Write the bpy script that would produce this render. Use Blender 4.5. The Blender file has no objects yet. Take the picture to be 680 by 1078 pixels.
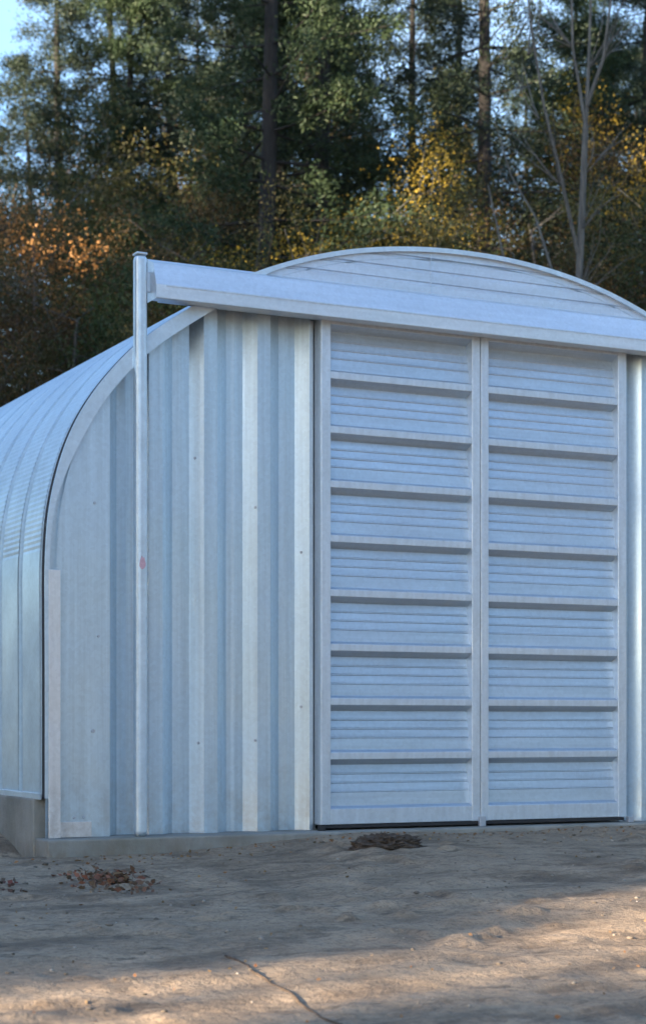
import bpy, math, random
import numpy as np
from mathutils import Vector, Matrix

random.seed(7)
S = bpy.context.scene
COL = S.collection
PI = math.pi

# ------------------------------------------------------------------ helpers
class MB:
    """collects polygons, links them as ONE mesh object"""
    def __init__(s): s.v = []; s.f = []
    def quad(s, a, b, c, d):
        n = len(s.v); s.v += [tuple(a), tuple(b), tuple(c), tuple(d)]; s.f.append((n, n+1, n+2, n+3))
    def box(s, x0, x1, y0, y1, z0, z1, bev=0.0):
        b = min(bev, (x1-x0)*.45, (y1-y0)*.45, (z1-z0)*.45)
        n = len(s.v)
        if b <= 0:
            s.v += [(x, y, z) for z in (z0, z1) for y in (y0, y1) for x in (x0, x1)]
            s.f += [(n, n+2, n+3, n+1), (n+4, n+5, n+7, n+6), (n, n+1, n+5, n+4), (n+2, n+6, n+7, n+3), (n, n+4, n+6, n+2), (n+1, n+3, n+7, n+5)]
            return
        import bmesh
        bm = bmesh.new()
        bmesh.ops.create_cube(bm, size=1)
        for v in bm.verts:
            v.co = Vector(((x0+x1)/2 + v.co.x*(x1-x0), (y0+y1)/2 + v.co.y*(y1-y0), (z0+z1)/2 + v.co.z*(z1-z0)))
        bmesh.ops.bevel(bm, geom=bm.edges[:], offset=b, segments=3, profile=.5, affect='EDGES')
        s.addbm(bm)
    def addbm(s, bm):
        n = len(s.v); bm.verts.index_update()
        s.v += [tuple(v.co) for v in bm.verts]
        s.f += [tuple(n+v.index for v in f.verts) for f in bm.faces]
        bm.free()
    def grid(s, rows):
        """rows: list of equally long lists of points"""
        n = len(s.v); m = len(rows[0])
        for r in rows: s.v += [tuple(p) for p in r]
        for i in range(len(rows)-1):
            for j in range(m-1):
                s.f.append((n+i*m+j, n+i*m+j+1, n+(i+1)*m+j+1, n+(i+1)*m+j))
    def tube(s, pts, rad, sides=8, cap=True):
        pts = [Vector(p) for p in pts]; n0 = len(s.v)
        for i, p in enumerate(pts):
            t = (pts[min(i+1, len(pts)-1)] - pts[max(i-1, 0)]).normalized()
            a = t.orthogonal().normalized() if i == 0 else (pa - t*pa.dot(t)).normalized()
            pa = a; b = t.cross(a)
            for k in range(sides):
                w = 2*PI*k/sides
                s.v.append(tuple(p + (a*math.cos(w) + b*math.sin(w))*rad[i]))
        for i in range(len(pts)-1):
            for k in range(sides):
                k2 = (k+1) % sides
                s.f.append((n0+i*sides+k, n0+i*sides+k2, n0+(i+1)*sides+k2, n0+(i+1)*sides+k))
        if cap:
            s.f.append(tuple(n0+k for k in range(sides))[::-1])
            s.f.append(tuple(n0+(len(pts)-1)*sides+k for k in range(sides)))
    def mesh(s, name, mat, smooth=False):
        me = bpy.data.meshes.new(name); me.from_pydata(s.v, [], s.f); me.update()
        me.materials.append(mat)
        if smooth: me.polygons.foreach_set('use_smooth', [True]*len(me.polygons))
        return me
    def build(s, name, mat, parent=None, smooth=False):
        return link(name, s.mesh(name, mat, smooth), parent)

def link(name, me, parent=None):
    o = bpy.data.objects.new(name, me); COL.objects.link(o)
    if parent is not None: o.parent = parent
    return o
def tag(o, label=None, cat=None, group=None, kind=None):
    if label: o['label'] = label
    if cat: o['category'] = cat
    if group: o['group'] = group
    if kind: o['kind'] = kind
    return o
def empty(name, loc=(0, 0, 0), parent=None):
    o = bpy.data.objects.new(name, None); COL.objects.link(o); o.location = loc
    o.empty_display_size = .3
    if parent is not None: o.parent = parent
    return o

# value noise in numpy, used for terrain shapes
def vnoise(x, y, seed=0):
    xi = np.floor(x).astype(np.int64); yi = np.floor(y).astype(np.int64)
    fx = x-xi; fy = y-yi; fx = fx*fx*(3-2*fx); fy = fy*fy*(3-2*fy)
    def h(a, b):
        n = (a*374761393 + b*668265263 + seed*974634777) & 0x7fffffff
        n = ((n ^ (n >> 13))*1274126177) & 0x7fffffff
        return ((n ^ (n >> 16)) & 0xffff)/65535.0
    return (h(xi, yi)*(1-fx)+h(xi+1, yi)*fx)*(1-fy)+(h(xi, yi+1)*(1-fx)+h(xi+1, yi+1)*fx)*fy
def sstep(a, b, x):
    t = np.clip((x-a)/(b-a), 0, 1); return t*t*(3-2*t)

# ------------------------------------------------------------------ materials
class NT:
    def __init__(s, name):
        s.m = bpy.data.materials.new(name); s.m.use_nodes = True
        s.t = s.m.node_tree; s.b = s.t.nodes['Principled BSDF']; s.out = s.t.nodes['Material Output']
    def n(s, typ, **kw):
        o = s.t.nodes.new(typ)
        for k, v in kw.items():
            if k.startswith('i_'): o.inputs[k[2:].replace('_', ' ')].default_value = v
            else: setattr(o, k, v)
        return o
    def l(s, a, b): s.t.links.new(a, b)
    def coords(s, scale=(1, 1, 1), kind='Object'):
        tc = s.n('ShaderNodeTexCoord'); mp = s.n('ShaderNodeMapping'); mp.inputs['Scale'].default_value = scale
        s.l(tc.outputs[kind], mp.inputs['Vector']); return mp.outputs['Vector']
    def noise(s, vec, scale, detail=4, rough=.55):
        o = s.n('ShaderNodeTexNoise'); o.inputs['Scale'].default_value = scale
        o.inputs['Detail'].default_value = detail; o.inputs['Roughness'].default_value = rough
        s.l(vec, o.inputs['Vector']); return o.outputs['Fac']
    def ramp(s, fac, stops):
        o = s.n('ShaderNodeValToRGB'); e = o.color_ramp.elements
        while len(e) < len(stops): e.new(.5)
        for i, (p, c) in enumerate(stops):
            e[i].position = p; e[i].color = (*c, 1) if len(c) == 3 else c
        s.l(fac, o.inputs['Fac']); return o.outputs['Color']
    def mix(s, fac, a, b, mode='MIX'):
        o = s.n('ShaderNodeMix'); o.data_type = 'RGBA'; o.blend_type = mode
        for sock, v in ((o.inputs[0], fac), (o.inputs[6], a), (o.inputs[7], b)):
            if hasattr(v, 'is_linked'): s.l(v, sock)
            elif isinstance(v, (int, float)): sock.default_value = v
            else: sock.default_value = (*v, 1)
        return o.outputs[2]
    def maprange(s, v, a, b, c, d):
        o = s.n('ShaderNodeMapRange'); s.l(v, o.inputs[0])
        for i, q in zip((1, 2, 3, 4), (a, b, c, d)): o.inputs[i].default_value = q
        return o.outputs[0]
    def bump(s, h, strength, dist):
        o = s.n('ShaderNodeBump'); o.inputs['Strength'].default_value = strength; o.inputs['Distance'].default_value = dist
        s.l(h, o.inputs['Height']); s.l(o.outputs[0], s.b.inputs['Normal'])

def metal(name, col, rough=.42, metallic=.7, streak=(14, 14, .5), dirt=0.0, seed=0.0, spot=.06):
    t = NT(name)
    v = t.coords(streak)
    st = t.noise(v, 1.6, 5, .6)
    v2 = t.coords((1, 1, 1))
    big = t.noise(v2, .9, 4, .55)
    vo = t.n('ShaderNodeTexVoronoi'); vo.inputs['Scale'].default_value = 38; t.l(v2, vo.inputs['Vector'])
    d = tuple(c*.88 for c in col); l_ = tuple(min(1, c*1.07) for c in col)
    c = t.mix(t.maprange(st, .3, .7, 0, 1), d, l_)
    c = t.mix(t.maprange(big, .35, .68, 0, .25), c, tuple(x*y for x, y in zip(col, (.88, .90, .95))))
    sp = t.n('ShaderNodeSeparateColor'); t.l(vo.outputs['Color'], sp.inputs[0])
    g = t.maprange(sp.outputs[0], 0, 1, 1-spot, 1+spot*.4)
    c = t.mix(1.0, c, g, 'MULTIPLY')
    if dirt:
        # splashed earth near the bottom edge, broken up by noise
        tc = t.n('ShaderNodeTexCoord'); sx = t.n('ShaderNodeSeparateXYZ'); t.l(tc.outputs['Object'], sx.inputs[0])
        z = t.maprange(sx.outputs[2], -.14, .55, 1, 0)
        dn = t.noise(t.coords((3, 3, 3)), 2.2, 6, .7)
        mu = t.n('ShaderNodeMath'); mu.operation = 'MULTIPLY'; t.l(z, mu.inputs[0]); t.l(t.maprange(dn, .42, .75, 0, dirt), mu.inputs[1])
        c = t.mix(mu.outputs[0], c, (.30, .24, .20))
    t.l(c, t.b.inputs['Base Color'])
    t.b.inputs['Metallic'].default_value = metallic
    t.l(t.maprange(big, .3, .7, rough-.07, rough+.10), t.b.inputs['Roughness'])
    dent = t.noise(t.coords((1.2, 1.2, .6)), 2.4, 2, .5)
    t.bump(dent, .12, .012)
    return t.m

M = {}
M['roof'] = metal('galvanised_roof_sheet', (.50, .61, .69), .40, .65, (3, 3, 3))
M['wall'] = metal('galvanised_wall_sheet', (.555, .665, .75), .40, .78, (16, 16, .35), dirt=.5)
M['door'] = metal('galvanised_door_sheet', (.515, .59, .665), .38, .72, (.6, 12, 12))
M['frame'] = metal('galvanised_frame', (.60, .67, .74), .45, .65, (9, 9, 1))
M['hood'] = metal('galvanised_hood', (.66, .715, .77), .40, .65, (.5, 8, 8))
M['trim'] = metal('galvanised_trim', (.58, .675, .75), .42, .65, (4, 4, 4))
M['flash'] = metal('bright_flashing', (.72, .73, .75), .36, .65, (10, 10, .6), dirt=.7)
M['tymp'] = metal('gable_sheet', (.58, .66, .76), .42, .6, (.6, 8, 8))

def plain(name, col, rough=.7, metallic=0.0, var=.25, scale=6):
    t = NT(name)
    f = t.noise(t.coords(), scale, 5, .6)
    t.l(t.mix(f, tuple(c*(1-var) for c in col), tuple(c*(1+var) for c in col)), t.b.inputs['Base Color'])
    t.b.inputs['Roughness'].default_value = rough; t.b.inputs['Metallic'].default_value = metallic
    return t.m
M['rubber_gap_shade'] = plain('black_rubber_and_gap_shade', (.02, .02, .022), .8)  # guide block colour; also stands in for the shade under the doors
M['bolt'] = plain('dull_bolt', (.42, .45, .50), .5, .6)
M['sticker'] = plain('faded_red_sticker', (.52, .33, .38), .7, 0, .3, 60)
M['dark'] = plain('painted_gap_shade', (.03, .03, .035), .9)  # near-black colour standing in for shade in the arch gap and interior

def concrete():
    t = NT('cast_concrete'); v = t.coords()
    c = t.ramp(t.noise(v, 2.3, 7, .62), [(.25, (.16, .155, .14)), (.5, (.25, .245, .22)), (.75, (.33, .32, .29))])
    c = t.mix(t.maprange(t.noise(t.coords((1, 1, .25)), 3.5, 4, .6), .5, .75, 0, .55), c, (.15, .155, .12))
    t.l(c, t.b.inputs['Base Color']); t.b.inputs['Roughness'].default_value = .9
    sx = t.n('ShaderNodeSeparateXYZ'); t.l(v, sx.inputs[0])
    mu = t.n('ShaderNodeMath'); mu.operation = 'MULTIPLY'
    t.l(t.maprange(sx.outputs[2], -.34, -.12, 1, .1), mu.inputs[0]); t.l(t.maprange(t.noise(t.coords((1, 1, .5)), 7, 6, .7), .38, .62, 0, .85), mu.inputs[1])
    t.l(t.mix(mu.outputs[0], c, (.17, .125, .085)), t.b.inputs['Base Color'])
    t.bump(t.noise(v, 40, 5, .7), .6, .012)
    return t.m
M['concrete'] = concrete()

def soil():
    t = NT('sandy_soil'); v = t.coords()
    big = t.noise(v, .35, 5, .6); mid = t.noise(v, 2.1, 6, .65); fine = t.noise(v, 23, 5, .7)
    strk = t.noise(t.coords((.8, 1.9, 1)), 1.5, 6, .7)
    c = t.ramp(mid, [(.30, (.090, .062, .040)), (.43, (.235, .170, .112)), (.57, (.33, .246, .166)), (.74, (.46, .355, .25))])
    c = t.mix(t.maprange(big, .40, .62, 0, .6), c, (.295, .228, .158))
    c = t.mix(t.maprange(strk, .50, .64, 0, .8), c, (.125, .088, .058))
    c = t.mix(t.maprange(fine, .48, .68, 0, .6), c, (.070, .054, .040))
    bl = t.noise(t.coords((.8, 1.7, 1)), 4.6, 4, .7)
    c = t.mix(t.maprange(bl, .58, .66, 0, .7), c, (.075, .056, .040))
    pale = t.noise(v, 61, 3, .6)
    c = t.mix(t.maprange(pale, .62, .74, 0, .6), c, (.38, .34, .29))
    t.l(c, t.b.inputs['Base Color']); t.b.inputs['Roughness'].default_value = .95
    a = t.n('ShaderNodeMath'); a.operation = 'MULTIPLY_ADD'; t.l(fine, a.inputs[0]); a.inputs[1].default_value = .5; t.l(mid, a.inputs[2])
    t.bump(a.outputs[0], 1.0, .045)
    return t.m
M['soil'] = soil()

def bark(name, col):
    t = NT(name); v = t.coords((6, 6, 1.2))
    f = t.noise(v, 2.5, 6, .65)
    t.l(t.ramp(f, [(.3, tuple(c*.45 for c in col)), (.6, col), (.8, tuple(min(1, c*1.5) for c in col))]), t.b.inputs['Base Color'])
    t.b.inputs['Roughness'].default_value = .95
    t.bump(f, .7, .03)
    return t.m
M['bark'] = bark('dark_pine_bark', (.024, .022, .021))
M['bark_grey'] = bark('grey_bark', (.12, .11, .10))
M['bark_pale'] = bark('pale_smooth_bark', (.11, .108, .098))

def leaf(name, cols, transl=.3, rough=.6):
    """each leaf takes its own tint; translucent like a real leaf"""
    t = NT(name)
    g = t.n('ShaderNodeNewGeometry'); oi = t.n('ShaderNodeObjectInfo')
    stops = [(i/(len(cols)-1) if len(cols) > 1 else 0, c) for i, c in enumerate(cols)]
    c = t.ramp(g.outputs['Random Per Island'], stops)
    clump = t.noise(t.coords((1, 1, 1)), .9, 3, .6)
    c = t.mix(t.maprange(clump, .35, .65, 0, .7), c, cols[len(cols)//2])
    hs = t.n('ShaderNodeHueSaturation'); t.l(c, hs.inputs['Color'])
    t.l(t.maprange(oi.outputs['Random'], 0, 1, .75, 1.2), hs.inputs['Value'])
    t.l(t.maprange(oi.outputs['Random'], 0, 1, .485, .51), hs.inputs['Hue'])
    t.l(hs.outputs[0], t.b.inputs['Base Color']); t.b.inputs['Roughness'].default_value = rough
    t.b.inputs['Specular IOR Level'].default_value = .3
    tr = t.n('ShaderNodeBsdfTranslucent'); t.l(hs.outputs[0], tr.inputs['Color'])
    mx = t.n('ShaderNodeMixShader'); mx.inputs[0].default_value = transl
    t.l(t.b.outputs[0], mx.inputs[1]); t.l(tr.outputs[0], mx.inputs[2]); t.l(mx.outputs[0], t.out.inputs['Surface'])
    return t.m
M['needle'] = leaf('pine_needles', [(.020, .038, .020), (.034, .057, .026), (.054, .074, .031)], .22)
M['needle_blue'] = leaf('dark_needles', [(.016, .031, .021), (.027, .046, .028), (.044, .061, .034)], .2)
M['leaf_olive'] = leaf('olive_leaves', [(.034, .042, .017), (.056, .066, .022), (.088, .080, .026), (.105, .068, .026)], .38)
M['leaf_green'] = leaf('green_leaves', [(.024, .042, .016), (.044, .064, .022), (.070, .082, .027)], .35)
M['leaf_yellow'] = leaf('yellow_leaves', [(.07, .068, .020), (.17, .135, .026), (.40, .285, .035), (.10, .09, .025)], .45)
M['leaf_orange'] = leaf('orange_leaves', [(.20, .075, .024), (.34, .145, .045), (.44, .22, .085), (.18, .10, .04)], .45)
M['leaf_rust'] = leaf('rusty_leaves', [(.06, .042, .018), (.095, .060, .024), (.125, .08, .03), (.05, .055, .02)], .38)
M['fallen'] = leaf('fallen_leaves', [(.20, .07, .035), (.26, .12, .06), (.16, .10, .06), (.30, .19, .10), (.10, .07, .045)], .15, .8)
M['fallen_red'] = leaf('red_fallen_leaves', [(.20, .06, .042), (.25, .10, .065), (.10, .07, .048), (.17, .125, .085)], .15, .8)
M['grass'] = leaf('dry_grass', [(.10, .11, .04), (.17, .15, .07), (.24, .20, .11)], .3)

# ------------------------------------------------------------------ arch outline (front plane), from base left over the apex to base right
AC = -.13
left = [(-3.955, .175), (-3.955, .6), (-3.955, 1.1), (-3.957, 1.6), (-3.958, 1.95), (-3.950, 2.17), (-3.932, 2.397), (-3.888, 2.622), (-3.826, 2.848), (-3.735, 3.077),
        (-3.612, 3.295), (-3.459, 3.502), (-3.228, 3.755), (-2.97, 3.96), (-2.69, 4.15), (-2.42, 4.325), (-2.20, 4.45), (-1.95, 4.555), (-1.621, 4.668), (-1.265, 4.758),
        (-.9, 4.820), (-.5, 4.860)]
ctrl = left + [(AC, 4.870)] + [(2*AC-x, z) for x, z in reversed(left)]
def catmull(P, n=14):
    P = [Vector((p[0], p[1])) for p in P]; out = []
    for i in range(len(P)-1):
        a = P[max(i-1, 0)]; b = P[i]; c = P[i+1]; d = P[min(i+2, len(P)-1)]
        for k in range(n):
            t = k/n
            out.append(.5*((2*b)+(c-a)*t+(2*a-5*b+4*c-d)*t*t+(3*b-a-3*c+d)*t**3))
    out.append(P[-1]); return out
def resample(pts, step):
    L = [0]
    for i in range(1, len(pts)): L.append(L[-1]+(pts[i]-pts[i-1]).length)
    n = int(L[-1]/step); out = []; j = 0
    for k in range(n+1):
        s = L[-1]*k/n
        while j < len(pts)-2 and L[j+1] < s: j += 1
        t = (s-L[j])/max(L[j+1]-L[j], 1e-9); out.append(pts[j].lerp(pts[j+1], t))
    return out
ARCH = resample(catmull(ctrl), .022)
# light smoothing of the hand-measured outline
for _ in range(40):
    ARCH = [ARCH[0]]+[ARCH[i]*.5+(ARCH[i-1]+ARCH[i+1])*.25 for i in range(1, len(ARCH)-1)]+[ARCH[-1]]
NRM = []
for i in range(len(ARCH)):
    t = (ARCH[min(i+1, len(ARCH)-1)]-ARCH[max(i-1, 0)]).normalized(); NRM.append(Vector((-t.y, t.x)))
def arch_z(x):
    best = None
    for i in range(len(ARCH)-1):
        a, b = ARCH[i], ARCH[i+1]
        if min(a.x, b.x) <= x <= max(a.x, b.x):
            z = max(a.y, b.y); best = z if best is None else max(best, z)
    return best if best is not None else 0.2
def arch_x(z):
    xs = [a.x for a in ARCH if a.y >= z]
    return (min(xs), max(xs)) if xs else (AC, AC)

# ------------------------------------------------------------------ the shed
hut = empty('arched_shed', (0, 0, 0))
tag(hut, 'silver arched metal shed with ribbed walls and closed double sliding doors on a concrete slab', 'shed')
LEN = 12.2
PER = .575
# roof: deep trapezoid ribs along the length, small crimps across where the sheet is curved
ys = []
y = 0.0
while y < LEN:
    ys += [(y, .10), (y+.03, .11), (y+.065, .10), (y+.085, .006), (y+.10, 0), (y+.26, 0), (y+.42, 0), (y+.545, 0), (y+.557, .005), (y+.574, .10)]; y += PER
ys.append((y, 0))
rows = []
for i, (p, n) in enumerate(zip(ARCH, NRM)):
    crimp = .0038 if (i % 2 and p.y > 2.12) else 0.0
    r = []
    for (yy, dep) in ys:
        d = dep + crimp*(1 if dep < .03 else 0)
        r.append((p.x - n.x*d, yy, p.y - n.y*d))
    rows.append(r)
mb = MB(); mb.grid(rows); mb.build('roof', M['roof'], hut)

# front and rear edge trim following the arch
def trim(y0, y1, s):
    mb = MB(); rows = []
    for p, n in zip(ARCH, NRM):
        w = .044 +   .073*float(sstep(2.3, 3.2, p.y))*float(sstep(4.55, 4.30, p.y))
        o = p - n*.004; q = p - n*w
        rows.append([(o.x, y1, o.y), (o.x, y0, o.y), (q.x, y0, q.y), (q.x, y0+s*.05, q.y)])
    mb.grid(rows); return mb
trim(-.03, -.016, 1).build('arch_trim', M['trim'], hut)
trim(y+.03, y-.035, -1).build('arch_trim', M['trim'], hut)

mb = MB(); rows = []
for p_, n_ in zip(ARCH, NRM):
    a_ = p_-n_*.007; b_ = p_-n_*.036
    rows.append([(b_.x, -.012, b_.y), (a_.x, -.010, a_.y), (a_.x, .058, a_.y), (b_.x, .060, b_.y)])
mb.grid(rows); mb.build('gap_shade_strip', M['dark'], hut)  # black strip added to paint the shade in the groove behind the trim
# corrugated end wall: one sheet left and one sheet right of the doors
WY = .10; DEP = .10; P0 = .478
def wall_profile(x, ph=-1.97):
    """distance of the sheet behind its crest plane"""
    u = (x - ph) % P0           # 0 at the right edge of a crest
    if u < .12: return DEP*u/.12
    if u < .27: return DEP
    if u < .36: return DEP*(1-(u-.27)/.09)
    return 0.0
def end_sheet(x0, x1, flat_to, yb, sgn, ph=-1.97):
    xs = {x0, x1}
    k = x0
    while k < x1: xs.add(k); k += .11
    for i in range(-8, 16):
        for u in (0, .004, .116, .12, .124, .19, .195, .20, .266, .27, .274, .356, .36):
            x = ph + i*P0 + u
            if x0 < x < x1: xs.add(x)
    if flat_to is not None: xs |= {flat_to, flat_to+.004}
    xs = sorted(xs); rows = []
    for x in xs:
        d = -.078 if (flat_to is not None and x <= flat_to) else wall_profile(x, ph)
        u = (x-ph) % P0
        if d == DEP and .188 < u < .202: d -= .004
        X = x
        top = min(arch_z(X) - .05, 4.38)
        zs = [-.135 + (top+.135)*j/12 for j in range(13)]
        rows.append([(X, yb + sgn*d, z) for z in zs])
    mb = MB(); mb.grid(rows); return mb
end_sheet(-3.935, -1.598, -3.404, WY, 1).build('end_wall_sheet', M['wall'], hut)
end_sheet(1.598, 3.675, None, WY, 1, 1.70-.27).build('end_wall_sheet', M['wall'], hut)
end_sheet(-3.935, 3.675, None, y-.10, -1).build('rear_wall_sheet', M['wall'], hut)

# gable sheet above the track, laid with its ribs level
mb = MB(); rows = []
z = 4.15
zs = []
while z < 4.87:
    zs += [(z, 0), (z+.066, 0), (z+.074, .016), (z+.090, .018), (z+.097, 0)]; z += .105
for z, d in zs:
    a, b = arch_x(z+.020)
    if b-a < .3: break
    rows.append([(a+(b-a)*k/20, .004+d*.8, z) for k in range(21)])
mb.grid(rows); mb.build('gable_sheet', M['tymp'], hut)
mb = MB(); mb.box(-.50, -.494, -.004, .003, 4.42, 4.80); mb.build('gable_seam', M['tymp'], hut)

# corner flashing, its bright upper length, and the lapped piece at the foot
mb = MB(); mb.box(-3.928, -3.832, -.05, -.0325, -.135, 1.955, .004); mb.build('corner_flashing', M['flash'], hut)
mb = MB(); mb.box(2*AC+3.838, 2*AC+3.950, -.05, -.0325, -.135, 1.955, .004); mb.build('corner_flashing', M['flash'], hut)
mb = MB(); mb.box(-3.833, -3.56, .006, .018, -.134, -.012, .002); mb.build('foot_sheet', M['flash'], hut)
mb = MB(); mb.tube([(-3.545, .03, .70), (-3.545, .012, .70)], [.017, .015], 10); mb.build('bolt', M['bolt'], hut)
proto = None
for bx_, bz in ((-3.53, 2.5), (-3.5, 1.45), (-2.62, 2.93), (-2.10, 2.55), (-2.60, .6), (-2.10, .62), (-3.7, .02), (-3.62, .02), (-1.66, 2.2), (-1.66, .9)):
    d = -.078 if bx_ < -3.404 else wall_profile(bx_)
    if proto is None:
        mb = MB(); mb.tube([(0, .002, 0), (0, -.012, 0)], [.013, .009], 8); proto = mb.mesh('bolt', M['bolt'])
    b = link('bolt', proto, hut); b.location = (bx_, WY+d, bz)

# track hood over the doors: sloping upper face, upright lip, closed ends
sec = [(.028, 4.475), (.02, 4.468), (-.10, 4.418), (-.165, 4.245), (-.172, 4.236), (-.172, 4.130), (-.166, 4.124), (-.06, 4.124), (-.056, 4.14)]
mb = MB(); rows = []
xs = [-3.085+6.17*k/24 for k in range(25)]
for x in xs: rows.append([(x, a, b) for a, b in sec])
mb.grid(rows)
for x in (xs[0]+.001, xs[-1]-.001):
    n = len(mb.v); mb.v += [(x, a, b) for a, b in sec[:8]] + [(x, .028, 4.124)]; mb.f.append(tuple(range(n, n+9)))
mb.build('track_hood', M['hood'], hut)
mb = MB(); mb.box(-3.0, 3.0, -.172-.005, -.172-.0005, 4.224, 4.236); mb.build('hood_seam', M['frame'], hut)
mb = MB(); mb.box(-3.0, 3.0, -.02, .03, 4.135, 4.20, .004); mb.build('door_track', M['frame'], hut)

# square posts carrying the ends of the track, with cap, bracket and a faded sticker
def post(x, sgn):
    mb = MB(); mb.box(x-.05, x+.05, -.10, .005, -.136, 4.475, .036); p = mb.build('support_post', M['trim'], hut)
    mb = MB(); mb.box(x-.047, x+.047, -.097, .002, 4.4755, 4.495, .012); mb.build('post_cap', M['trim'], p)
    mb = MB(); xa, xb = sorted((x+sgn*.050, x+sgn*.10)); mb.box(xa, xb, -.03, .0, 4.20, 4.36, .004); mb.build('bracket', M['frame'], p)
    return p
p = post(-3.175, 1)
mb = MB()
n = len(mb.v); import itertools
ring = [(-3.175+(.026+.004*math.sin(5*k))*math.cos(2*PI*k/14), -.1035, 2.03+(.05+.012*math.cos(3*k))*math.sin(2*PI*k/14)) for k in range(14)]
back = [(a, -.1012, c) for a, b, c in ring]
mb.v += ring+back; mb.f.append(tuple(range(14)))
for k in range(14): mb.f.append((k, 14+k, 14+(k+1) % 14, (k+1) % 14))
mb.build('sticker', M['sticker'], p)
post(3.175, -1)

# jambs behind the gap beside the doors
for s in (-1, 1):
    mb = MB(); a, b = sorted((s*1.50, s*1.66)); mb.box(a, b, .205, .26, -.135, 4.15); mb.build('door_jamb', M['frame'], hut)
    mb = MB(); a, b = sorted((s*1.562, s*1.598)); mb.box(a, b, .13, .16, -.135, 4.15); mb.build('door_jamb', M['frame'], hut)
mb = MB(); mb.box(-1.64, 1.64, .31, .33, -.13, 4.15); mb.build('interior_shade_sheet', M['dark'], hut)  # black sheet standing in for the unlit interior behind the door gaps

# sliding doors: stiles, rails, crossbars and ribbed panels
ROW = .4565
def leaf_door(xa, xb, wl, wr):
    d = empty('sliding_door', (0, 0, 0), hut)
    mb = MB(); mb.box(xa, xa+wl, -.006, .135, -.090, 4.20, .006); mb.build('stile', M['frame'], d)
    mb = MB(); mb.box(xb-wr, xb, -.006, .135, -.090, 4.20, .006); mb.build('stile', M['frame'], d)
    ia, ib = xa+wl, xb-wr
    mb = MB(); mb.box(ia-.0, ib+.0, -.003, .12, 4.108, 4.198, .004); mb.build('top_rail', M['frame'], d)
    mb = MB(); mb.box(ia, ib, -.003, .12, -.088, .045, .005); mb.build('bottom_rail', M['frame'], d)
    bar = None
    for k in range(8):
        zz = (8-k)*ROW
        if bar is None:
            mb = MB(); mb.box(ia, ib, 0, .02, 0, .062, .006); bar = mb.mesh('crossbar', M['frame'])
        o = link('crossbar', bar, d); o.location = (0, 0, zz)
    # profile (depth, height below the bar above)
    def prof(h):
        return [(.004, .0), (.096, .041), (.100, .047), (.088, .112), (.082, .118), (.081, .124), (.085, .131), (.075, .186), (.069, .192), (.068, .198), (.072, .205), (.062, .262), (.056, .268), (.055, .274), (.059, .281), (.048, h-.020), (.012, h-.004), (.008, h)]
    for k in range(9):
        top = (9-k)*ROW if k else 4.108
        bot = (8-k)*ROW+.062 if k < 8 else .045
        rows = [[(x, a, top-b) for a, b in prof(top-bot)] for x in [ia+(ib-ia)*j/10 for j in range(11)]]
        mb = MB(); mb.grid(rows); mb.build('door_panel', M['door'], d)
    mb = MB(); mb.box(xa+.02, xb-.02, .0, .10, -.120, -.093, .003); mb.build('sill_shade_strip', M['rubber_gap_shade'], d)  # dark strip painting the shade of the gap under the leaf
    return d
tag(leaf_door(-1.552, -.004, .090, .082), 'left sliding door leaf')
tag(leaf_door(.004, 1.545, .077, .090), 'right sliding door leaf')
for x in (-1.56, 0.0, 1.57):
    mb = MB(); mb.box(x-.03, x+.03, -.045, -.009, -.136, -.085 if x else -.05, .004); mb.build('floor_guide', M['rubber_gap_shade'] if x < 0 else M['bolt'], hut)

# concrete
mb = MB()
mb.box(-3.985, 3.73, -.20, LEN+.3, -.75, -.137, .018)
mb.build('floor_slab', M['concrete'], hut)
for a, b in ((-4.005, -3.76), (3.50, 3.745)):
    mb = MB(); mb.box(a, b, .115, LEN+.25, -.70, .172, .015); mb.build('foundation_wall', M['concrete'], hut)
for a in (-3.985, 3.70):
    mb = MB(); mb.box(a, a+.028, .04, LEN, .165, .215, .003); mb.build('base_channel', M['trim'], hut)

# ------------------------------------------------------------------ ground
def gheight(x, y):
    z = -.165 + .056*np.clip(y+.2, -14, 0)
    z = z - .11*sstep(-1.2, -3.9, x)*sstep(-9, -1, y)*sstep(3, 1.0, y)
    z = z - .04*sstep(-.1, .3, y)
    # bank of spoil beside the left foundation
    z = z + .27*np.exp(-(((x+4.2)/.50)**2+((y-1.35)/.72)**2))*(.75+.5*vnoise(x*4.5,y*4.5,31))
    z = z + .06*np.exp(-(((x+5.7)/.9)**2+((y+.6)/.7)**2))
    near = sstep(60, 15, np.hypot(x+3, y+6))
    z = z + near*(.035*(vnoise(x*.8, y*.9, 1)-.5) + .016*(vnoise(x*2.7, y*3.1, 2)-.5) + .012*(vnoise(x*6, y*7, 3)-.5)+.010*(vnoise(x*14, y*15, 4)-.5))
    # clumped, kicked-up dirt
    c = np.clip(vnoise(x*5.2, y*6.5, 9)-.62, 0, 1)
    z = z + near*c*.10*sstep(.48, .7, vnoise(x*.7, y*1.1, 11))
    # wheel track and a thin runoff line
    for yc, wd, dp in ((-3.1, .20, .016), (-4.5, .24, .014), (-7.0, .25, .016)):
        yy = y-yc-.12*np.sin(x*.55+yc)-.10*x*.35
        z = z - near*dp*np.exp(-(yy/wd)**2) + near*dp*.5*np.exp(-((np.abs(yy)-wd*1.7)/(wd*.5))**2)
    return z
def axis(lo, hi, step, far):
    a = list(np.arange(lo, hi+1e-6, step)); s = step
    r = a[-1]; l_ = a[0]; right = []; lft = []
    while r < far: s *= 1.22; r += s; right.append(r)
    s = step
    while l_ > -far: s *= 1.22; l_ -= s; lft.append(l_)
    return np.array(lft[::-1]+a+right)
gx = axis(-8.2, 3.2, .034, 420); gy = axis(-9.6, 2.0, .034, 420)
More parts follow.
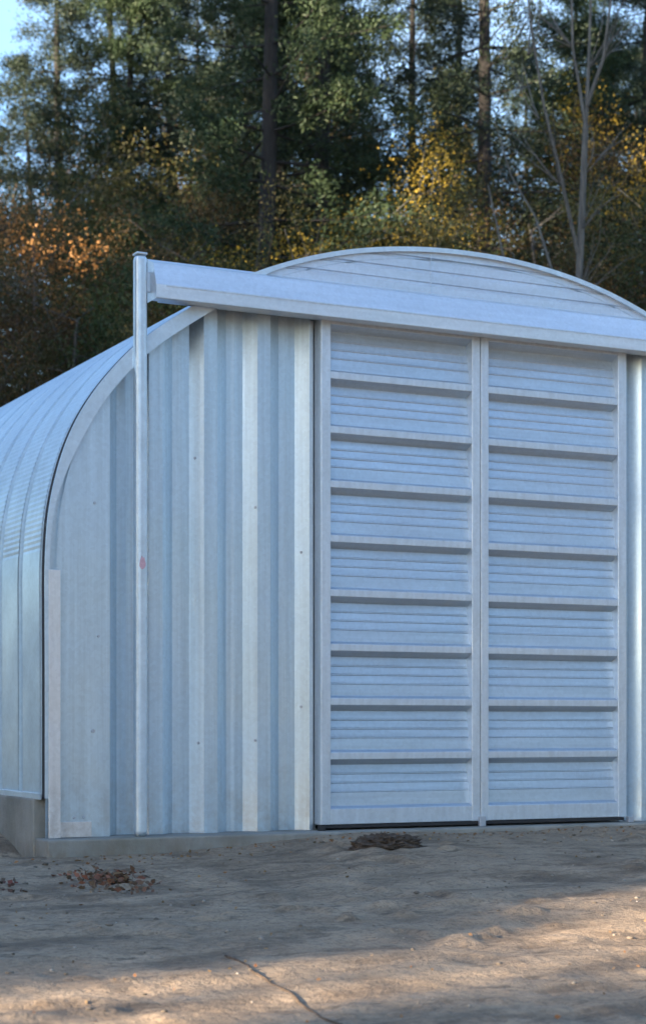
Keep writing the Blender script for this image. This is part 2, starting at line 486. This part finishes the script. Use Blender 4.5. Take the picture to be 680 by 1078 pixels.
X, Y = np.meshgrid(gx, gy, indexing='xy')
Z = gheight(X, Y)
inside = (X > -3.95) & (X < 3.70) & (Y > -.16) & (Y < LEN+.2)
Z = np.where(inside, -.55, Z)
ny, nx = X.shape
V = np.stack([X, Y, Z], -1).reshape(-1, 3)
idx = np.arange(nx*ny).reshape(ny, nx)
Fq = np.stack([idx[:-1, :-1], idx[:-1, 1:], idx[1:, 1:], idx[1:, :-1]], -1).reshape(-1, 4)
def np_mesh(name, V, F, mat, smooth=False):
    me = bpy.data.meshes.new(name); k = F.shape[1]
    me.vertices.add(len(V)); me.vertices.foreach_set('co', V.astype(np.float32).ravel())
    me.loops.add(F.size); me.loops.foreach_set('vertex_index', F.astype(np.int32).ravel())
    me.polygons.add(len(F)); me.polygons.foreach_set('loop_start', np.arange(0, F.size, k, dtype=np.int32))
    me.update(calc_edges=True); me.materials.append(mat)
    if smooth: me.polygons.foreach_set('use_smooth', np.ones(len(F), bool))
    return me
g = link('ground', np_mesh('ground', V, Fq, M['soil'], True)); g['kind'] = 'structure'
def gz(x, y): return float(gheight(np.array([float(x)]), np.array([float(y)]))[0])

# ------------------------------------------------------------------ loose leaf cards
def cards(P, D, Ln, Wd, rng, bend=.25):
    """one small diamond leaf per row: P base, D direction, Ln length, Wd width"""
    n = len(P)
    D = D/np.maximum(np.linalg.norm(D, axis=1, keepdims=True), 1e-6)
    r = rng.normal(size=(n, 3)); T = np.cross(D, r); T /= np.maximum(np.linalg.norm(T, axis=1, keepdims=True), 1e-6)
    N = np.cross(D, T)
    Ln = Ln[:, None]; Wd = Wd[:, None]
    a = P; c = P + D*Ln - N*Ln*bend
    m = P + D*Ln*.45
    V = np.stack([a, m+T*Wd*.5, c, m-T*Wd*.5], 1).reshape(-1, 3)
    F = np.arange(4*n).reshape(n, 4)
    return V, F

def grow(mb, p, d, L, r, depth, rng, tips, spread=.6, up=.25, nseg=5, kids=(3, 4), sides=6):
    pts = [p.copy()]; rad = [r]; cur = d.copy()
    for i in range(nseg):
        cur = (cur + Vector(rng.normal(size=3))*.10 + Vector((0, 0, up*.12))).normalized()
        pts.append(pts[-1]+cur*(L/nseg)); rad.append(r*(1-.55*(i+1)/nseg))
    mb.tube(pts, rad, sides, False)
    if depth <= 0:
        tips += pts[2:]; return
    tips.append(pts[-1])
    for k in range(rng.integers(*kids)+1):
        t = rng.uniform(.35, 1.0); i = min(int(t*nseg), nseg-1); q = pts[i].lerp(pts[i+1], t*nseg-i)
        side = cur.cross(Vector(rng.normal(size=3))).normalized()
        nd = (cur*(1-spread)+side*spread*1.2+Vector((0, 0, up*.5))).normalized()
        grow(mb, q, nd, L*rng.uniform(.5, .72), rad[i]*.55, depth-1, rng, tips, spread, up, 4, kids, 5)

def pine_mesh(seed, H=21, base=2.5, reach=3.4, dens=1.0, barkm='bark', needle='needle'):
    rng = np.random.default_rng(seed); mb = MB()
    lean = rng.normal(size=2)*.012
    def tr(z): return Vector((lean[0]*z+.05*math.sin(z*.5+seed), lean[1]*z+.05*math.cos(z*.43), z))
    zs = np.linspace(-.3, H, 26)
    mb.tube([tr(z) for z in zs], [max(.03, .24*(1-z/H)**.85+.015) for z in zs], 10)
    P = []; D = []
    z = base
    while z < H-.3:
        n = rng.integers(3, 6); a0 = rng.uniform(0, 2*PI)
        for k in range(n):
            a = a0+2*PI*k/n+rng.normal()*.35
            frac = (H-z)/(H-base)
            L = (reach*frac**.75)*rng.uniform(.55, 1.15)+.35
            rise = .25-.45*frac+rng.normal()*.12
            dirv = Vector((math.cos(a), math.sin(a), rise)).normalized()
            pts = []; q = tr(z); c = dirv.copy()
            for i in range(6):
                pts.append(q.copy()); c = (c+Vector((0, 0, -.05+.04*i))+Vector(rng.normal(size=3))*.06).normalized(); q = q+c*L/5
            mb.tube(pts, [max(.008, .045*(1-i/6)*(L/3)) for i in range(6)], 5, False)
            if rng.uniform() < .10: continue                    # dead, bare branch
            for i in range(1, 6):
                if i/5 < rng.uniform(.15, .45): continue
                nb = max(1, int(6*dens))
                for _ in range(nb):
                    sd = Vector((-c.y, c.x, 0))*rng.normal()*.34*L*.6*(1.15-i/6)
                    cc = pts[i]+sd+Vector((rng.normal()*.12, rng.normal()*.12, rng.normal()*.10))
                    m = rng.integers(24, 36)
                    for __ in range(m):
                        P.append(cc+Vector(rng.normal(size=3))*np.array(1.0)*.10)
                        dd = c*.8+sd.normalized()*.4 if sd.length > .01 else c
                        D.append(dd+Vector(rng.normal(size=3))*.55+Vector((0, 0, .12)))
        z += rng.uniform(.38, .75)
    P = np.array([tuple(p) for p in P]); D = np.array([tuple(p) for p in D])
    V, F = cards(P, D, rng.uniform(.06, .13, len(P)), rng.uniform(.022, .042, len(P)), rng)
    return mb.mesh('trunk', M[barkm], True), np_mesh('crown', V, F, M[needle])

def leafy_mesh(seed, H=13, clear=3.5, mat='leaf_olive', barkm='bark_grey', n_leaf=22000, size=.065, spread=.62, gap=.25):
    rng = np.random.default_rng(seed); mb = MB(); tips = []
    pts = [Vector((0, 0, -.3))]; d = Vector((rng.normal()*.05, rng.normal()*.05, 1)).normalized()
    nz = 9
    for i in range(nz):
        d = (d+Vector(rng.normal(size=3))*.05+Vector((0, 0, .06))).normalized(); pts.append(pts[-1]+d*H*.85/nz)
    rad = [.15*(1-i/(nz+1))*H/13+.015 for i in range(nz+1)]
    mb.tube(pts, rad, 9, False)
    for i in range(nz+1):
        if pts[i].z < clear: continue
        for k in range(rng.integers(2, 4)):
            a = rng.uniform(0, 2*PI)
            nd = Vector((math.cos(a), math.sin(a), rng.uniform(.15, .8))).normalized()
            L = H*.26*(1.15-.6*pts[i].z/H)*rng.uniform(.7, 1.2)
            grow(mb, pts[i], nd, L, rad[i]*.5, 1, rng, tips, spread, .2)
    tips = [t for t in tips if rng.uniform() > gap]
    T = np.array([tuple(t) for t in tips])
    k = rng.integers(0, len(T), n_leaf)
    P = T[k]+rng.normal(size=(n_leaf, 3))*np.array([.30, .30, .22])
    D = rng.normal(size=(n_leaf, 3))+np.array([0, 0, -.5])
    V, F = cards(P, D, rng.uniform(size*.7, size*1.4, n_leaf), rng.uniform(size*.5, size*.95, n_leaf), rng)
    return mb.mesh('trunk', M[barkm], True), np_mesh('crown', V, F, M[mat])

# ------------------------------------------------------------------ forest
CAMP = Vector((-8.3439, -13.7233, .7484)); YAW = .4607
FW = Vector((math.sin(YAW), math.cos(YAW), 0)); RT = Vector((math.cos(YAW), -math.sin(YAW), 0))
def spot(lat, dist):
    """ground point at a given distance and sideways offset (metres) from where the photographer stood"""
    p = CAMP+FW*dist+RT*lat; return (p.x, p.y, gz(p.x, p.y))
def tree(kind, meshes, loc, rot=0, sc=1.0, label='', cat='tree', group=None):
    e = empty(kind, loc); e.rotation_euler[2] = rot; e.scale = (sc, sc, sc)
    tag(e, label, cat, group)
    link('trunk', meshes[0], e)
    if meshes[1] is not None: link('crown', meshes[1], e)
    return e
PINES = [pine_mesh(11, dens=1.2), pine_mesh(12, 22, 3, 3.0, 1.1), pine_mesh(13, 20, 2, 3.8, 1.1, 'bark', 'needle_blue'), pine_mesh(14, 23, 5, 2.6, .7, 'bark', 'needle_blue')]
OLIVE = [leafy_mesh(21, 13, 2.5), leafy_mesh(22, 12, 2, 'leaf_green'), leafy_mesh(23, 14, 3, 'leaf_rust', n_leaf=15000), leafy_mesh(24, 12.5, 2.5, 'leaf_olive', gap=.4, n_leaf=16000)]
YEL = leafy_mesh(31, 12, 4, 'leaf_yellow', 'bark_pale', 17000, .05)
ORA = leafy_mesh(32, 12.5, 5, 'leaf_orange', n_leaf=14000, size=.07)

rr = random.Random(5)
# trees that can be told apart
named = [
    ('pine_tree', PINES[1], (-1.15, 33.5), 1.0, 'tall pine with a plain straight dark trunk above the left half of the hood'),
    ('pine_tree', PINES[3], (-.80, 36.5), 1.0, 'dark pine just behind and right of the plain straight trunk above the hood'),
    ('pine_tree', PINES[0], (-.15, 35.0), 1.0, 'dense dark pine filling the space left of the yellow birch, above the gable'),
    ('pine_tree', PINES[3], (3.0, 36.0), .98, 'tall thin-crowned pine with bare trunk right of the yellow tree'),
    ('pine_tree', PINES[2], (-4.5, 43.0), 1.0, 'broad dark pine between the pale open sky and the plain straight trunk'),
    ('pine_tree', PINES[3], (-6.3, 43.0), .9, 'dark pine at the upper left whose boughs cross the pale open sky'),
    ('maple_tree', ORA, (-6.7, 34.0), 1.0, 'orange autumn maple at the far left edge beside the open sky'),
    ('birch_tree', YEL, (1.15, 32.5), .98, 'yellow autumn birch among dark pines above the middle of the roof'),
    ('birch_tree', YEL, (6.4, 39.0), 1.16, 'yellow-orange autumn birch at the right edge behind the bare sapling'),
]
for k, (kind, me, (la, di), sc, lab) in enumerate(named):
    tree(kind, me, spot(la, di), rr.uniform(0, 6.28), sc, lab)
# understorey of leafy trees standing close behind the shed
G1 = 'leafy trees crowded behind the shed'
for k, (la, di, v, sc) in enumerate([(-5.9, 32.0, 2, .74), (-5.0, 32.0, 3, .78), (-5.0, 37.0, 0, 1.02), (-3.7, 38.0, 1, 1.05), (-2.6, 40.0, 0, 1.1), (-4.4, 34, 1, .80), (-3.1, 31.5, 1, .80), (-2.2, 33.5, 2, .80), (-.9, 31.0, 0, .74), (.4, 34.0, 1, .80), (1.9, 34.0, 3, .88),
                                    (2.4, 31.0, 0, .72), (3.9, 33.0, 3, .9), (4.9, 35.0, 2, .9), (6.3, 33.0, 1, .85), (7.4, 35, 0, .9), (-7.5, 35, 0, .8)]):
    tree('leafy_tree', OLIVE[v], spot(la, di), rr.uniform(0, 6.28), sc, 'dull green leafy tree crowded with others behind the metal shed, under the pines', 'tree', G1)
# rows of pines further in
G2 = 'pines deeper in the forest'
for di, n, w in ((40, 7, 17), (46, 8, 20), (54, 9, 24)):
    for k in range(n):
        la = -w/2+w*(k+.5)/n+rr.uniform(-.7, .7)
        if la/di < -.115 and di < 50: continue
        tree('pine_tree', PINES[rr.randrange(4)], spot(la, di+rr.uniform(-2, 2)), rr.uniform(0, 6.28), rr.uniform(.85, 1.1), 'dark pine standing deeper in the forest behind the leafy trees', 'tree', G2)
G3 = 'leafy trees deeper in the forest'
for di, n, w in ((43, 7, 17), (50, 8, 20)):
    for k in range(n):
        la = -w/2+w*(k+.5)/n+rr.uniform(-.9, .9)
        if la/di < -.15: continue
        tree('leafy_tree', OLIVE[rr.randrange(4)], spot(la, di+rr.uniform(-2, 2)), rr.uniform(0, 6.28), rr.uniform(1.0, 1.35), 'leafy tree deeper in the forest between the pines', 'tree', G3)

# bare sapling right of centre, forked, with a long slanting limb
mb = MB()
def loc2(la, z, dd=0): return RT*la+FW*dd+Vector((0, 0, z))
def limb(pts, r0, r1, sides=7):
    P = [Vector(p) for p in pts]; mb.tube(P, [r0+(r1-r0)*i/(len(P)-1) for i in range(len(P))], sides, False)
limb([loc2(0, -.2), loc2(.02, 3), loc2(-.02, 6), loc2(.0, 8.0), loc2(.06, 9.4), loc2(.10, 10.3)], .075, .046, 9)
limb([loc2(.10, 10.3), loc2(.02, 10.8), loc2(-.10, 11.5), loc2(-.13, 13.0), loc2(-.2, 14.6)], .032, .009)
limb([loc2(.10, 10.3), loc2(.16, 11.2, .1), loc2(.20, 12.4, .1), loc2(.23, 14.2, .2)], .036, .010)
limb([loc2(.12, 10.6), loc2(.36, 11.3, -.1), loc2(.48, 12.3, -.2), loc2(.55, 13.8, -.2)], .035, .010)
limb([loc2(-.02, 8.3), loc2(-.32, 9.4, -.3), loc2(-.62, 10.4, -.6), loc2(-.80, 11.4, -.7), loc2(-.95, 12.4, -.9), loc2(-1.15, 14.0, -1.0)], .033, .009)
limb([loc2(-.01, 7.2), loc2(-.35, 8.0, .3), loc2(-.62, 9.0, .5), loc2(-1.0, 9.7, .6), loc2(-1.25, 10.6, .7)], .028, .006)
rs = np.random.default_rng(3)
for (bx_, bz, s) in ((-.32, 9.4, -1), (-.62, 10.4, -1), (.16, 11.2, 1), (.36, 11.3, 1), (-.1, 11.5, -1), (.2, 12.4, 1), (-.8, 11.4, 1), (0, 8.6, 1), (.06, 9.5, 1), (0, 7.6, 1)):
    for q in range(6):
        p = loc2(bx_, bz, 0); d = Vector((0, 0, .8))+RT*s*rs.uniform(.2, .9)+FW*rs.normal()*.4
        pts = [p]
        for i in range(4): d = d+Vector(rs.normal(size=3))*.2; pts.append(pts[-1]+d.normalized()*rs.uniform(.18, .4))
        limb(pts, .010, .003, 5)
sap = empty('bare_sapling', spot(3.98, 28.5)); tag(sap, 'slender bare pale-grey sapling forking upward beyond the right side of the roof', 'tree')
mb.build('trunk', M['bark_pale'], sap, True)
mb = MB()
limb([loc2(0, -.2), loc2(-.2, 3.5), loc2(-.55, 6.6), loc2(-.95, 8.4), loc2(-1.25, 9.8)], .05, .012)
limb([loc2(-.55, 6.6), loc2(-.60, 7.6, .2), loc2(-.8, 8.8, .4)], .02, .006)
sap2 = empty('bare_sapling', spot(3.95, 30)); tag(sap2, 'thin leaning bare sapling left of the taller forked one', 'tree')
mb.build('trunk', M['bark_pale'], sap2, True)

# azimuth from +Y towards +X: the sun stands low on the left, a little in front of the plane of the front wall
SUN_EL = math.radians(12.5); SUN_AZ = math.radians(256)
# unseen trees added around the clearing, spaced and sized to shape sun and sky light
G4 = 'unseen trees added around the clearing to shape the light'
BL = []
for x, first in ((-30, 3.2), (-33, 3.05), (-36.5, 2.9), (-40, 2.8), (-44, 2.6)):
    ax_ = -5.05+(x+1.8)*math.tan(PI*1.5-SUN_AZ)
    for side in (-1, 1):
        off = first+(.1 if side < 0 else 0)
        while off < (34 if side > 0 else 4.5):
            BL.append((x+rr.uniform(-.8, .8), ax_+side*off, rr.randrange(3) if off > 6 else 0, rr.uniform(.84, .98)*(1 if side*off < 4.5 else 1.15 if off < 10 else .95 if 22 < off < 24.5 else .93 if 16.2 < off < 19 else 1.36), off < 6 or x < -33)); off += rr.uniform(1.9, 2.6)
for x in (-30, -25):                                    # added strip of trees on the left, blocking sun
    yy = 14
    while yy < 40:
        BL.append((x+rr.uniform(-1, 1), yy, rr.randrange(3), rr.uniform(.85, 1.05), rr.random() < .6)); yy += rr.uniform(2.4, 3.2)
for k in range(6, 17):                                  # trees added behind the camera to dim the low sky
    BL.append((-26+k*3.3+rr.uniform(-1, 1), -32+rr.uniform(-4, 3), rr.randrange(3), rr.uniform(1.0, 1.2), k % 3 > 0))
for k in range(12):                                     # and added along the right to dim the low sky
    BL.append((23+rr.uniform(-2, 3), -30+k*4.4+rr.uniform(-1, 1), rr.randrange(3), rr.uniform(.8, 1.0), k % 3 > 0))
for (x, y, v, sc, p) in BL:
    tree('pine_tree' if p else 'leafy_tree', (PINES if p else OLIVE)[v], (x, y, gz(x, y)), rr.uniform(0, 6.28), sc, 'unseen tree added at the edge of the clearing to shape the light', 'tree', G4)

# ------------------------------------------------------------------ things lying on the ground
def leaf_heap(name, cx, cy, rx, ry, h, n, mat, seed, label, cat):
    rng = np.random.default_rng(seed)
    a = rng.uniform(0, 2*PI, n); r = rng.uniform(0, 1, n)**1.2*(.6+.8*vnoise(3+2.5*np.cos(a), 3+2.5*np.sin(a), seed))
    px = cx+np.cos(a)*r*rx; py = cy+np.sin(a)*r*ry
    pz = gheight(px, py)+.005+h*np.exp(-(r*1.6)**2)*rng.uniform(.1, 1, n)
    P = np.stack([px, py, pz], 1); D = rng.normal(size=(n, 3))*np.array([1, 1, .35])
    V, F = cards(P, D, rng.uniform(.03, .075, n), rng.uniform(.02, .045, n), rng, .2)
    V = V - np.array([cx, cy, gz(cx, cy)])
    o = link(name, np_mesh(name, V, F, M[mat])); o.location = (cx, cy, gz(cx, cy))
    return tag(o, label, cat)
leaf_heap('leaf_pile', -4.02, -1.75, .32, .62, .06, 330, 'fallen_red', 1, 'low heap of reddish brown fallen leaves in front of the left end wall', 'leaf pile')['kind'] = 'stuff'
leaf_heap('leaf_pile', -4.85, -1.6, .20, .25, .03, 130, 'fallen_red', 2, 'small scatter of reddish leaves left of the bigger leaf heap', 'fallen leaves')['kind'] = 'stuff'

def clod(name, cx, cy, rx, ry, h, seed, mat, label, cat):
    n, m = 40, 22; rows = []
    for i in range(m+1):
        th = PI/2*i/m; r = []
        for j in range(n+1):
            a = 2*PI*(j % n)/n
            k = 1+.28*(float(vnoise(np.array([3+2.2*math.cos(a)+i*.15]), np.array([5+2.2*math.sin(a)]), seed)[0])-.5)*2
            k2 = 1+.22*(float(vnoise(np.array([9*math.cos(a)+i*.5]), np.array([9*math.sin(a)+i*.3]), seed+5)[0])-.5)*2
            rad = math.cos(th)**.8 if i < m else 0.0
            r.append((rx*k*k2*rad*math.cos(a), ry*k*k2*rad*math.sin(a), -.04+(h+.04)*math.sin(th)*k2))
        rows.append(r)
    mb = MB(); mb.grid(rows); o = mb.build(name, M[mat], None, False); o.location = (cx, cy, gz(cx, cy)); return tag(o, label, cat)
t = NT('dark_damp_earth'); f = t.noise(t.coords(), 14, 6, .7)
t.l(t.ramp(f, [(.3, (.045, .032, .024)), (.55, (.10, .072, .052)), (.8, (.19, .14, .10))]), t.b.inputs['Base Color']); t.b.inputs['Roughness'].default_value = 1
t.bump(f, 1, .05); M['damp'] = t.m
clod('earth_clod', -1.55, -1.10, .30, .24, .07, 3, 'damp', 'dark brown clod of damp earth on the ground in front of the sliding doors', 'earth clod')

mb = MB(); q = []
for i in range(26):
    u = i/25; xx = -4.43-.50*u+.010*math.sin(u*19)+.007*math.sin(u*47+1); yy = -4.65-3.0*u
    q.append((xx, yy, gz(xx, yy)+.002+.003*math.sin(u*31)))
mb.tube(q, [.0075-.003*i/25 for i in range(26)], 6)
tag(mb.build('root', M['damp'], None, True), 'long thin dark root snaking over the bare ground towards the camera', 'root')
rng = np.random.default_rng(77)
n = 520
px = rng.uniform(-7.5, 2.5, n); py = rng.uniform(-9.3, -.3, n)
m2 = 260; px[:m2] = rng.uniform(-4.3, 2.0, m2); py[:m2] = -.24-np.abs(rng.normal(size=m2))*.35
P = np.stack([px, py, gheight(px, py)+.006], 1); D = rng.normal(size=(n, 3))*np.array([1, 1, .2])
Vv, Ff = cards(P, D, rng.uniform(.018, .045, n), rng.uniform(.012, .028, n), rng, .2)
tag(link('scattered_leaves', np_mesh('scattered_leaves', Vv, Ff, M['fallen'])), 'dry leaves strewn thinly over the bare sandy ground', 'fallen leaves', None, 'stuff')

# loose stones and crumbs of soil
mb = MB()
import bmesh
ico = bmesh.new(); bmesh.ops.create_icosphere(ico, subdivisions=1, radius=1); iv = np.array([tuple(v.co) for v in ico.verts]); jf = np.array([[v.index for v in f.verts] for f in ico.faces]); ico.free()
n = 1300
px = rng.uniform(-7.8, 2.8, n); py = rng.uniform(-9.4, -.25, n)
keep = (vnoise(px*.9, py*1.3, 21) > .45) | (rng.uniform(size=n) < .25)
px, py = px[keep], py[keep]; n = len(px)
sz = .005+.013*rng.uniform(size=n)**3
VV = []; FF = []
for i in range(n):
    w = iv*(1+rng.normal(size=(len(iv), 1))*.18)*sz[i]*np.array([rng.uniform(.8, 1.5), rng.uniform(.8, 1.4), .7])
    VV.append(w+np.array([px[i], py[i], 0])); FF.append(jf+i*len(iv))
VV = np.concatenate(VV); FF = np.concatenate(FF)
zc = gheight(px, py)+sz*.25
VV[:, 2] += np.repeat(zc, len(iv))
t = NT('small_stones'); gg = t.n('ShaderNodeNewGeometry')
t.l(t.ramp(gg.outputs['Random Per Island'], [(0, (.08, .065, .05)), (.5, (.17, .14, .11)), (1, (.33, .30, .26))]), t.b.inputs['Base Color']); t.b.inputs['Roughness'].default_value = .95
tag(link('loose_stones', np_mesh('loose_stones', VV, FF, t.m)), 'small stones and crumbs of soil strewn over the sandy ground', 'stones', None, 'stuff')

# ------------------------------------------------------------------ light, sky, camera
w = bpy.data.worlds.new('World'); S.world = w; w.use_nodes = True
nt = w.node_tree; bg = nt.nodes['Background']
sky = nt.nodes.new('ShaderNodeTexSky'); sky.sky_type = 'NISHITA'; sky.sun_disc = False
sky.sun_elevation = SUN_EL; sky.sun_rotation = SUN_AZ; sky.air_density = 1.0; sky.dust_density = 1.3; sky.ozone_density = 3.1
def wn(t_, **kw):
    o = nt.nodes.new(t_)
    for k_, v_ in kw.items(): setattr(o, k_, v_)
    return o
tcw = wn('ShaderNodeTexCoord'); sep = wn('ShaderNodeSeparateXYZ'); nt.links.new(tcw.outputs['Generated'], sep.inputs[0])
mpw = wn('ShaderNodeMapping'); mpw.inputs['Scale'].default_value = (1, 1, 2.6); nt.links.new(tcw.outputs['Generated'], mpw.inputs['Vector'])
nzw = wn('ShaderNodeTexNoise'); nzw.inputs['Scale'].default_value = 3.2; nzw.inputs['Detail'].default_value = 7; nt.links.new(mpw.outputs[0], nzw.inputs['Vector'])
m1 = wn('ShaderNodeMapRange'); nt.links.new(nzw.outputs['Fac'], m1.inputs[0])
for i_, v_ in zip((1, 2, 3, 4), (.38, .62, .02, .66)): m1.inputs[i_].default_value = v_
m2_ = wn('ShaderNodeMapRange'); nt.links.new(sep.outputs[2], m2_.inputs[0])
for i_, v_ in zip((1, 2, 3, 4), (.20, .60, 1.0, .12)): m2_.inputs[i_].default_value = v_
mm = wn('ShaderNodeMath', operation='MULTIPLY'); nt.links.new(m1.outputs[0], mm.inputs[0]); nt.links.new(m2_.outputs[0], mm.inputs[1])
mxw = wn('ShaderNodeMix', data_type='RGBA'); nt.links.new(mm.outputs[0], mxw.inputs[0]); nt.links.new(sky.outputs[0], mxw.inputs[6]); mxw.inputs[7].default_value = (1.6, 2.0, 2.45, 1)
nt.links.new(mxw.outputs[2], bg.inputs['Color']); bg.inputs['Strength'].default_value = .10
sd = bpy.data.lights.new('sun', 'SUN'); sd.energy = 5.0; sd.angle = math.radians(.6); sd.color = (1.0, .80, .58)
so = bpy.data.objects.new('sun', sd); COL.objects.link(so)
sdir = Vector((math.sin(SUN_AZ)*math.cos(SUN_EL), math.cos(SUN_AZ)*math.cos(SUN_EL), math.sin(SUN_EL)))
so.rotation_euler = sdir.to_track_quat('Z', 'Y').to_euler(); so.location = (20, 0, 30)

cd = bpy.data.cameras.new('camera'); co = bpy.data.objects.new('camera', cd); COL.objects.link(co)
co.location = CAMP; co.rotation_euler = (PI/2, 0, -YAW)
cd.sensor_fit = 'VERTICAL'; cd.sensor_height = 36; cd.lens = 1928.36*36/1078
cd.shift_y = (763.08-539)/1078; cd.dof.use_dof = True; cd.dof.focus_distance = 12.8; cd.dof.aperture_fstop = 2.2; cd.clip_start = .1; cd.clip_end = 2000
S.camera = co
S.view_settings.view_transform = 'Standard'; S.view_settings.look = 'None'; S.view_settings.gamma = 1
S.view_settings.use_curve_mapping = False; S.view_settings.exposure = 2.65
